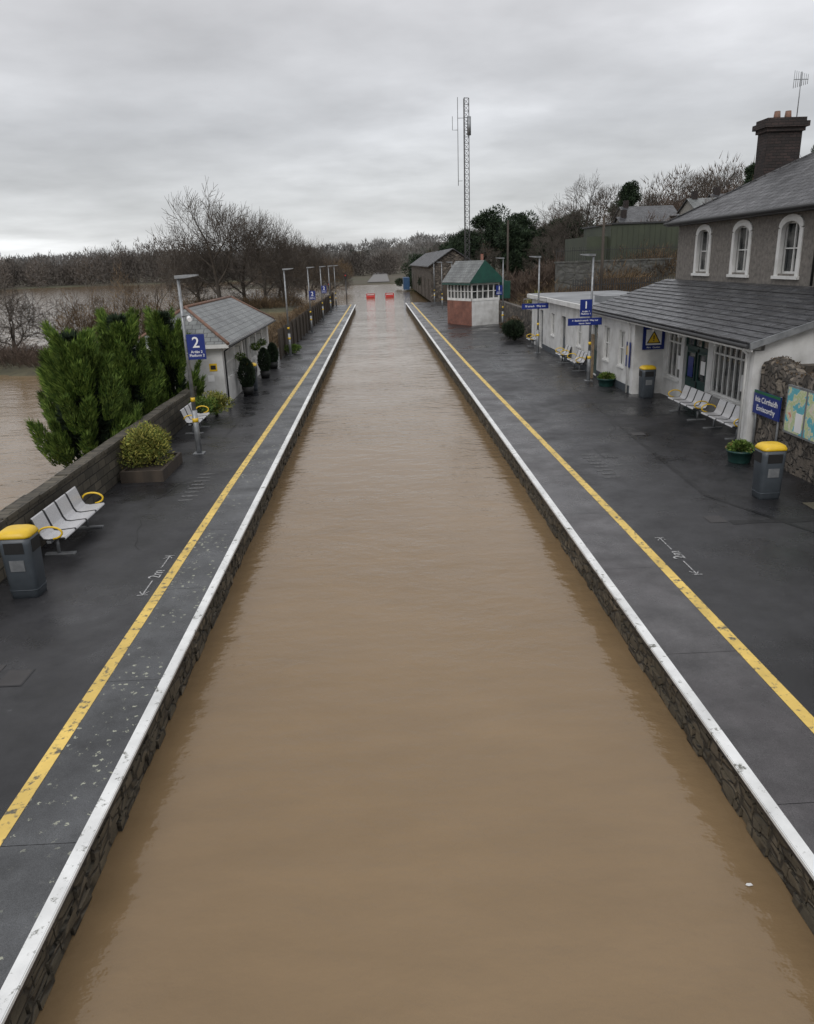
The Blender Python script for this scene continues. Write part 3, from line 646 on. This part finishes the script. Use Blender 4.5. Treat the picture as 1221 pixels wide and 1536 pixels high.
# ---------------------------------------------------------------- platform shelter (left)
e=empty('platform_shelter'); T=TX(-6.2,1); y0,y1=30.2,43.2
m=MB()
ops=[(30.9+i*2.0,30.9+i*2.0+1.75,.95,2.15) for i in range(6)]
ops[2]=(ops[2][0],ops[2][1],.02,2.15)
wall(m,T,y0,y1,0,2.3,ops,.2,WHITE)
m.box(-9.4,-6.4,y0,y0+.2,-.3,2.3,WHITE); m.box(-9.4,-6.4,y1-.2,y1,-.3,2.3,WHITE); m.box(-9.4,-9.2,y0+.2,y1-.2,-.3,2.3,WHITE)
m.obj('walls',e)
m=MB()
for i,(a,b,c,d_) in enumerate(ops): window(m,T,a,b,c,d_,7 if i!=2 else 2,2 if i!=2 else 1,WTRIM,-.08,.06,.05)
m.obj('windows',e)
m=MB(); hiproof(m,-9.75,-5.85,y0-.35,y1+.35,2.42,3.75,1.9,1.9,SLATE_L); m.obj('roof',e)
m=MB(); m.tube([(-5.8,y0-.3,2.33),(-5.8,y1+.3,2.33)],.05,6,DARKM); m.tube([(-5.82,y0+.1,2.3),(-6.12,y0+.1,2.1),(-6.14,y0+.1,0)],.035,6,DARKM); m.obj('gutter',e)
m=MB(); m.box(-6.75,-6.45,y0-.012,y0-.002,1.35,1.65,YPL); m.box(-6.7,-6.5,y0-.016,y0-.0125,1.42,1.58,BLACK); m.box(-6.85,-6.6,y0-.012,y0-.002,.95,1.2,SWHITE); m.obj('notice',e)
for yy in(32.75,36.8,38.9):
    b=empty('hanging_basket',(-5.95,yy,1.55)); m=MB(); m.tube([(-.2,0,.5),(0,0,.5),(0,0,.15)],.012,5,BLACK); m.tube([(0,0,-.12),(0,0,0)],[.08,.17],10,BLACK); m.obj('basket',b)
    q=unit(rng.normal(size=(350,3))); leaves('plants',q*rng.random((350,1))**.4*[.22,.22,.16]+[0,0,.05],q,.08,.04,CYP,b)
# ---------------------------------------------------------------- station building (right)
e=empty('station_building')
T=TX(10.85,-1); m=MB()
ops=[(20.6,21.9,.75,2.5),(22.3,24.6,.75,2.5),(25.0,27.0,.02,2.5),(27.3,28.6,.75,2.5)]
wall(m,T,19.7,29.0,0,3.25,ops,.2,WHITE)
TW=TX(9.7,-1)
ops2=[(30.2,30.9,.9,2.3),(32.2,33.0,.9,2.3),(34.0,34.9,.02,2.25),(36.8,37.6,1.0,2.3),(40.0,41.0,.02,2.2),(42.6,43.4,1.0,2.2),(45.6,46.5,.02,2.2)]
wall(m,TW,29.0,35.0,0,2.78,ops2[:3],.25,WHITE)
wall(m,TW,35.02,49.0,0,2.78,ops2[3:],.25,WHITE)
m.box(9.951,10.849,29.0,29.25,0,2.95,WHITE)
m.box(9.7,9.95,20.0-.5,19.69,0,2.7,WHITE)
m.hexa([(9.951,19.5,0),(13.1,19.5,0),(13.1,19.69,0),(9.951,19.69,0),(9.951,19.5,2.95),(13.1,19.5,3.95),(13.1,19.69,3.95),(9.951,19.69,2.95)],WHITE)
m.box(9.951,15.0,48.8,49.0,0,2.78,WHITE)
m.obj('lower_walls',e)
m=MB(); m.box(9.66,9.699,29.3,33.9,0,.28,GREY); m.box(9.66,9.699,35.1,39.9,0,.28,GREY); m.box(9.66,9.699,41.1,45.5,0,.28,GREY); m.obj('plinth',e)
m=MB()
for i,(a,b,c,d_) in enumerate(ops):
    if i==2:
        wbox(m,T,a,b,c,2.0,-.16,-.12,GREEND); window(m,T,a+.15,a+.9,.9,1.9,1,1,GREEND,-.08); window(m,T,b-.9,b-.15,.9,1.9,1,1,GREEND,-.08); window(m,T,a,b,2.02,2.5,3,1,GREEND,-.08)
        wbox(m,T,a+1.0-.02,a+1.0+.02,c,2.0,-.12,-.09,BLACK); wbox(m,T,a+.25,a+.6,1.2,1.65,-.06,-.055,SWHITE); wbox(m,T,b-.75,b-.3,1.0,1.7,-.06,-.055,BLUE)
    else:
        window(m,T,a,b,c,d_,max(2,int((b-a)/.36)),1,WTRIM,-.06,.07,.055,rows=[d_-.45]); wbox(m,T,a-.05,b+.05,c-.08,c-.001,-.06,.06,WTRIM)
        wbox(m,T,a+.12,a+.42,1.1,1.6,-.085,-.08,SWHITE)
for i,(a,b,c,d_) in enumerate(ops2):
    if c<.1: wbox(m,TW,a,b,c,d_,-.16,-.12,GREEND if i==2 else GREY); wbox(m,TW,a+.15,b-.15,1.1,d_-.15,-.12,-.11,GLASS)
    else: window(m,TW,a,b,c,d_,2,2,WTRIM,-.08); wbox(m,TW,a-.05,b+.05,c-.07,c-.001,-.06,.05,WTRIM)
m.obj('lower_windows_and_doors',e)
m=MB()
A0=Vector((9.45,0,2.92)); A1=Vector((13.12,0,4.08)); nc=12
slab(m,(9.47,19.3,2.89),(13.12,19.3,4.05),(13.12,35.2,4.05),(9.47,35.2,2.89),.05,SLATE)
rr=random.Random(4)
for c in range(nc):
    p0=A0.lerp(A1,c/nc); p1=A0.lerp(A1,(c+1.08)/nc if c<nc-1 else 1); y=19.3-(.3 if c%2 else 0)
    while y<35.2:
        ya=max(y,19.3); yb=min(y+.592,35.2)
        if yb-ya>.05:
            q=rr.uniform(-.005,.009)
            m.hexa([(p0.x,ya,p0.z+.012+q-.018),(p0.x,yb,p0.z+.012-.018),(p1.x,yb,p1.z-.021),(p1.x,ya,p1.z-.021+q*.5),(p0.x,ya,p0.z+.026+q),(p0.x,yb,p0.z+.026+q*.3),(p1.x,yb,p1.z-.006),(p1.x,ya,p1.z-.006+q*.5)],SLATE)
        y+=.6
m.obj('verandah_roof',e)
m=MB(); m.tube([(9.4,19.3,2.83),(9.4,35.2,2.83)],.055,8,DARKM); m.box(9.5,9.54,19.3,35.2,2.7,2.84,WTRIM)
m.tube([(9.42,19.75,2.8),(9.62,19.75,2.6),(9.62,19.75,0)],.04,8,WTRIM)
m.tube([(9.42,29.4,2.8),(9.62,29.4,2.6),(9.62,29.4,0)],.04,8,WTRIM)
m.hexa([(9.44,19.24,2.76),(13.12,19.24,3.92),(13.12,19.295,3.92),(9.44,19.295,2.76),(9.44,19.24,2.93),(13.12,19.24,4.09),(13.12,19.295,4.09),(9.44,19.295,2.93)],STEEL)
for yy in(19.8,22.0,24.8,27.15): m.box(9.75,9.87,yy,yy+.12,0 if yy<20 else 2.55,2.78,WTRIM)
m.obj('gutters_and_downpipes',e)
m=MB(); m.box(9.4,15.2,35.3,49.2,2.8,3.02,WTRIM); m.box(9.55,15.05,35.45,49.05,3.021,3.04,CONC); m.box(10.6,13.5,36.5,38,3.041,3.35,CONC); m.obj('flat_roof',e)
m=MB(); TH=TX(13.13,-1); win=[(30.85,32.35),(27.5,29.0),(24.15,25.65),(20.8,22.3),(17.4,18.9)]
ops=[(a+.12,b-.12,4.42,6.02) for a,b in win]
wall(m,TH,14,34.3,0,6.3,ops,.4,ROUGHC); m.box(13.53,20.9,33.9,34.3,0,6.3,ROUGHC); m.box(13.53,20.9,14,14.4,0,6.3,ROUGHC); m.box(20.5,20.9,14.4,33.9,0,6.3,ROUGHC)
m.obj('upper_walls',e)
m=MB()
for a,b in win:
    window(m,TH,a+.12,b-.12,4.42,6.02,2,2,WTRIM,-.16,.07,.04,rows=[5.2])
    u=(a+b)/2; ha=(b-a)/2; n=10
    outer=[];inner=[]
    for i in range(n+1):
        t=math.pi*i/n; outer.append((u-ha*math.cos(t),5.86+.36*math.sin(t))); inner.append((u-(ha-.2)*math.cos(t),5.76+.26*math.sin(t)))
    for i in range(n):
        (ua,za),(ub,zb),(uc,zc2),(ud,zd)=outer[i],outer[i+1],inner[i+1],inner[i]
        m.hexa([TH(ua,za,-.1),TH(ub,zb,-.1),TH(uc,zc2,-.1),TH(ud,zd,-.1),TH(ua,za,.04),TH(ub,zb,.04),TH(uc,zc2,.04),TH(ud,zd,.04)],WTRIM)
    wbox(m,TH,a,a+.2,4.36,5.8,-.1,.038,WTRIM); wbox(m,TH,b-.2,b,4.36,5.8,-.1,.038,WTRIM); wbox(m,TH,a-.06,b+.06,4.26,4.359,-.1,.09,WTRIM)
m.obj('arched_windows',e)
m=MB(); hiproof(m,12.7,21.3,13.5,34.75,6.42,8.75,4.4,4.4,SLATE_D,.08,DARKM); m.tube([(12.62,13.5,6.36),(12.62,34.7,6.36)],.06,8,BLACK)
m.tube([(12.95,23.2,6.3),(13.03,23.2,6.1),(13.03,23.2,4.1)],.04,8,BLACK); m.obj('hipped_roof',e)
m=MB(); cx,cy=16.75,33.6; hw=.72
m.box(cx-hw,cx+hw,cy-.4,cy+.4,5.5,9.7,BRICKD); m.box(cx-hw-.07,cx+hw+.07,cy-.5,cy+.5,9.7,9.85,BRICKD); m.box(cx-hw-.18,cx+hw+.18,cy-.6,cy+.6,9.851,10.05,BRICKD); m.box(cx-hw-.08,cx+hw+.08,cy-.5,cy+.5,10.051,10.2,BRICKD)
for q in(-.2,.25): m.tube([(cx+q,cy,10.2),(cx+q,cy,10.31),(cx+q,cy,10.5)],[.15,.13,.11],10,TERRA)
m.obj('chimney_stack',e)
m=MB(); ax=cx+.62
m.tube([(ax,cy,10.1),(ax,cy,11.9)],.02,6,STEEL); m.tube([(ax-.5,cy-.4,11.55),(ax+.5,cy+.4,11.7)],.014,5,STEEL)
for i in range(8):
    q=-.48+i*.137; m.tube([(ax+q-.0,cy+q*.8,11.63+q*.15-.32+.02*i),(ax+q,cy+q*.8,11.63+q*.15+.32-.02*i)],.01,4,STEEL)
m.obj('tv_aerial',e)
b=empty('warning_sign',(10.42,28.97,2.15)); m=MB(); m.box(-.42,.42,-.03,-.002,-.45,.45,BLUE); m.box(-.3,.3,-.033,-.0305,-.28,.3,SWHITE)
m.face([(-.27,-.035,-.22),(.27,-.035,-.22),(0,-.035,.26)],BLACK); m.face([(-.21,-.037,-.185),(.21,-.037,-.185),(0,-.037,.19)],YPL)
m.box(-.02,.02,-.04,-.0375,-.07,.08,BLACK); m.box(-.02,.02,-.04,-.0375,-.14,-.1,BLACK); m.obj('board',b)
text('Aire   Caution',.09,(0,-.034,-.37),FRONT,SWHITE,b)
b=empty('small_notice',(9.66,29.5,1.5)); m=MB(); m.box(-.03,0,-.22,.22,-.5,.45,BLUE); m.box(-.033,-.0305,-.15,.15,-.05,.3,YPL); m.obj('board',b)
m=MB(); m.box(9.3,9.4,33.4,33.75,0,1.9,WOODL); m.obj('timber_board')
m=MB()
hh=lambda y:2.45+.1*math.sin(y*1.7)+.06*math.sin(y*4.1)+.03*math.sin(y*11)
sec=lambda y:[(9.85+.02*math.sin(y*5),y,-.02),(9.85+.03*math.sin(y*7),y,hh(y)-.16),(9.9,y,hh(y)-.05),(10.15,y,hh(y)+.02),(10.4,y,hh(y)-.06),(10.45,y,hh(y)-.18),(10.45,y,-.02)]
ys_=np.arange(4,19.45,.13)
for ya,yb in zip(ys_,ys_[1:]):
    A,B=sec(ya),sec(yb)
    for j in range(6): m.face([A[j],B[j],B[j+1],A[j+1]],STONE)
m.face(sec(ys_[-1])[::-1],STONE); m.face(sec(4),STONE)
m.box(10.451,13.5,18.9,19.3,0,2.35,STONE)
m.obj('rubble_stone_wall')
pn=rng.random(2600); yy=4+pn*15.3; xx=9.9+rng.random(2600)*.5; P=np.stack([xx,yy,np.array([hh(v) for v in yy])-.06+rng.random(2600)*.04],1)
leaves('wall_top_moss',P,unit(rng.normal(size=(2600,3))+[0,0,1]),.07,.04,BRUSH)
def namesign(y,L_,z,h,parts):
    b=empty('station_name_sign',(9.8,y,z)); m=MB(); m.box(-.03,.0,-L_/2,L_/2,-h/2,h/2,BLUE); m.box(-.033,-.0305,-L_/2,L_/2,h/2-.07,h/2,GBAND); m.obj('board',b)
    m=MB(); m.tube([(.03,-L_/2+.1,h/2),(.03,-L_/2+.1,-z)],.03,8,STEEL);m.tube([(.03,L_/2-.1,h/2),(.03,L_/2-.1,-z)],.03,8,STEEL); m.obj('posts',b)
    text(parts[0],.2,(-.035,0,.08),LEFTF,SWHITE,b); text(parts[1],.2,(-.035,0,-.14),LEFTF,SWHITE,b)
namesign(18.75,1.35,1.42,.6,('Inis Córthaidh','Enniscorthy'))
b=empty('map_board',(9.82,17.0,1.5)); m=MB(); m.box(-.06,.0,-.95,.8,-.55,.6,STEEL); m.box(-.063,-.0605,-.9,-.12,-.5,.55,MAP); m.box(-.063,-.0605,-.04,.75,-.5,.55,MAP); m.box(-.066,-.0635,.0,.3,-.45,.0,SWHITE); m.obj('panel',b)
# ---------------------------------------------------------------- beyond
m=MB(); m.box(9.9,10.3,49.3,64,-.1,1.9,STONE); m.obj('boundary_stone_wall')
shrub('dark_shrub',(8.9,50.6,0),1.0,1.0,.75,6000,DKFOL,.12); shrub('dark_shrub',(9.2,53.5,0),.8,.9,.6,3500,BRUSH,.12)
e=empty('signal_box',(7.6,63.5,0),R(25))
m=MB(); Lw,Ll=2.7,3.9
m.box(0,Lw,0,Ll,0,1.95,WHITE); m.box(-.02,.0,-.02,Ll+.02,0,1.95,BRICK); m.obj('base',e)
m=MB(); T1=lambda u,z,d:(-d,u,z); T2=lambda u,z,d:(u,-d,z)
m.box(.1,Lw-.05,.1,Ll-.1,1.95,3.35,GLASS)
for T_,LL in((T1,Ll),(T2,Lw)):
    wbox(m,T_,-.03,LL,1.95,2.15,-.08,.03,WTRIM); wbox(m,T_,-.03,LL,3.2,3.36,-.08,.03,WTRIM)
    for i in range(8 if LL==Ll else 6):
        u=i*(LL-.08)/(7 if LL==Ll else 5); 
        if u==0 and T_ is T2: u=.001
        wbox(m,T_,u,u+.08,2.151,3.199,-.08,.02,WTRIM)
    wbox(m,T_,0,LL,2.68,2.73,-.07,.0,WTRIM)
m.obj('windows',e)
m=MB(); ov=.35; zr=5.1; ze=3.45; x0,x1,xm=-ov,Lw+ov,Lw/2-.3
slab(m,(x0,-ov,ze),(xm,-ov,zr),(xm,Ll+ov,zr),(x0,Ll+ov,ze),.08,SLATE_L); slab(m,(x1,Ll+ov,ze),(xm,Ll+ov,zr),(xm,-ov,zr),(x1,-ov,ze),.08,SLATE); m.obj('roof',e)
m=MB(); m.face([(x0,-ov-.01,ze-.1),(x1,-ov-.01,ze-.1),(x1,-ov-.01,ze+.02),(xm,-ov-.01,zr+.03),(x0,-ov-.01,ze+.02)],GREEN); m.box(0,Lw,-ov+.01,0,3.37,3.5,GREEN)
m.box(x0+.01,x0+.04,-ov+.01,Ll+ov-.01,ze-.22,ze-.085,GREEN); m.box(Lw,Lw+1.3,.3,Ll-.5,2.0,3.4,GREEN); m.tube([(x1-.3,Ll*.7,zr-1.2),(x1-.3,Ll*.7,zr+.5)],.12,8,BRICK); m.obj('gable_boarding',e)
e=empty('goods_shed'); m=MB(); m.box(7.2,13.2,106,165,-.1,4.7,STONE)
m.face([(7.2,106,4.7),(13.2,106,4.7),(10.2,106,6.5)],STONE)
m.obj('walls',e)
m=MB(); slab(m,(6.8,105.6,4.5),(10.2,105.6,6.7),(10.2,165.4,6.7),(6.8,165.4,4.5),.12,SLATE_D); slab(m,(13.6,165.4,4.5),(10.2,165.4,6.7),(10.2,105.6,6.7),(13.6,105.6,4.5),.12,SLATE_D); m.obj('roof',e)
m=MB()
for i in range(6): m.box(7.13,7.19,110+i*9,112.5+i*9,0,2.8,WOODD)
m.box(8.8,11.6,105.93,105.99,0,3.2,WOODD); m.obj('doors',e)
m=MB(); m.box(5.4,6.6,162,168,-.3,2.1,mat('blue_container_paint',(.03,.09,.2),.5)); m.obj('shipping_container')
e=empty('radio_mast',(10.7,94,0)); m=MB(); hm=22.3; s=.36
leg=[(s,0),(-s*.5,s*.87),(-s*.5,-s*.87)]
for lx,ly in leg: m.tube([(lx,ly,0),(lx,ly,hm)],.05,5,MAST)
nseg=34
for i in range(nseg):
    for j in range(3):
        a=leg[j];b=leg[(j+1)%3]; z0=i*hm/nseg; z1=z0+hm/nseg
        m.tube([(*a,z0),(*b,z1)],.025,4,MAST,False); m.tube([(*a,z1),(*b,z1)],.022,4,MAST,False)
m.obj('lattice',e)
m=MB(); m.tube([(-.9,0,hm-9),(-.9,0,hm+.1)],.035,5,MAST); m.tube([(-.9,0,hm-3.2),(-1.5,0,hm-3.2),(-1.5,0,hm-1.8)],.03,5,MAST); m.tube([(-.4,0,hm-8.5),(-.9,0,hm-8.5)],.03,4,MAST)
m.tube([(.35,-.2,hm-3.8),(.35,-.2,hm-1.9)],.22,8,STEEL); m.tube([(-.9,0,hm-2),(.2,0,hm-2)],.03,4,MAST); m.obj('antennas',e)
m=MB(); m.box(16,34,70,70.6,1,4.6,RETW); m.box(15.9,34.1,69.95,70.7,4.601,4.75,RETW); m.obj('retaining_wall')
m=MB()
for i in range(60): m.box(13+i*.16,13.05+i*.16,52,52.03,-.1,3.7,DARKM)
m.box(13,22.6,52.03,52.06,3.3,3.36,DARKM); m.obj('palisade_fence',uv=False)
m=MB()
for i in range(90): m.box(16+i*.2,16.03+i*.2,70.2,70.23,4.751,5.9,DARKM)
m.box(16,34,70.24,70.28,5.6,5.65,DARKM); m.obj('metal_railing',uv=False)
e=empty('olive_clad_building'); m=MB(); m.box(22.5,31,76,86,2,7.9,OLIVE); m.box(20.5,22.49,77,86,2,6.9,OLIVE)
for i in range(16): m.box(22.55+i*.53,22.58+i*.53,75.97,75.999,2,7.85,OLIVE)
m.obj('cladding',e); m=MB(); m.box(22.35,31.15,75.85,86.15,7.901,8.05,DARKM); m.obj('roof_edge',e)
RC=mat('cream_render',(.3,.285,.255),.8)
for i,(x,y,w_,z) in enumerate(((35,112,7,6.3),(43.5,108,6,8.2),(39,124,8,8.3),(28.5,100,5,4.0),(50,116,7,9.2))):
    e=empty('hillside_house',(x,y,z)); m=MB(); m.box(0,w_,0,6,-6,2.4,RC if i%2 else ROUGHC); T_=lambda u,zz,d:(u,-d,zz)
    for q in range(3): wbox(m,T_,.8+q*w_*.3,1.6+q*w_*.3,.8,1.8,0.01,.05,GLASS)
    m.obj('walls',e); m=MB()
    slab(m,(-.3,-.4,2.3),(w_+.3,-.4,2.3),(w_+.3,3,4.0),(-.3,3,4.0),.1,SLATE_L if i%2 else SLATE); slab(m,(w_+.3,6.4,2.3),(-.3,6.4,2.3),(-.3,3,4.0),(w_+.3,3,4.0),.1,SLATE)
    m.box(.4,1.1,2.6,3.3,3.5,4.9,BRICKD); m.face([(0,0,2.4),(0,6,2.4),(0,3,3.95)],RC); m.obj('roof',e)
m=MB(); m.tube([(17.2,60,0),(17.2,60,7.9)],[.14,.1],8,WOODD); m.tube([(16.6,60,7.3),(17.8,60,7.3)],.05,5,WOODD); m.obj('telegraph_pole')
m=MB(); m.tube([(12.6,76,0),(12.6,76,8.6)],[.12,.09],8,WOODD); m.obj('telegraph_pole')
for x,y,h in((-4.3,107,3.6),(-6.4,104,2.6)):
    e=empty('railway_signal',(x,y,-.4)); m=MB(); m.tube([(0,0,0),(0,0,h)],.06,8,DARKM); m.box(-.2,.2,-.12,.12,h,h+.75,BLACK); m.tube([(0,-.12,h+.5),(0,-.22,h+.5)],.1,8,RED); m.obj('post_and_head',e)
for x in(-1.3,2.0):
    e=empty('red_barrier',(x,136,WZ)); m=MB()
    m.rings([[(a,b*s,z) for a,b in((-.75,-.25),(.75,-.25),(.75,.25),(-.75,.25))] for s,z in((1,0),(1,.2),(.45,.35),(.4,.75))],RED,smooth=False)
    m.box(-.6,.6,-.14,-.12,.5,.62,SWHITE); m.obj('barrier_body',e)
m=MB(); m.face([(3.28,5.62,WZ+.01),(3.3,5.6,WZ+.013),(3.35,5.61,WZ+.01),(3.34,5.635,WZ+.014),(3.3,5.64,WZ+.01)],WTRIM); m.obj('floating_leaf')
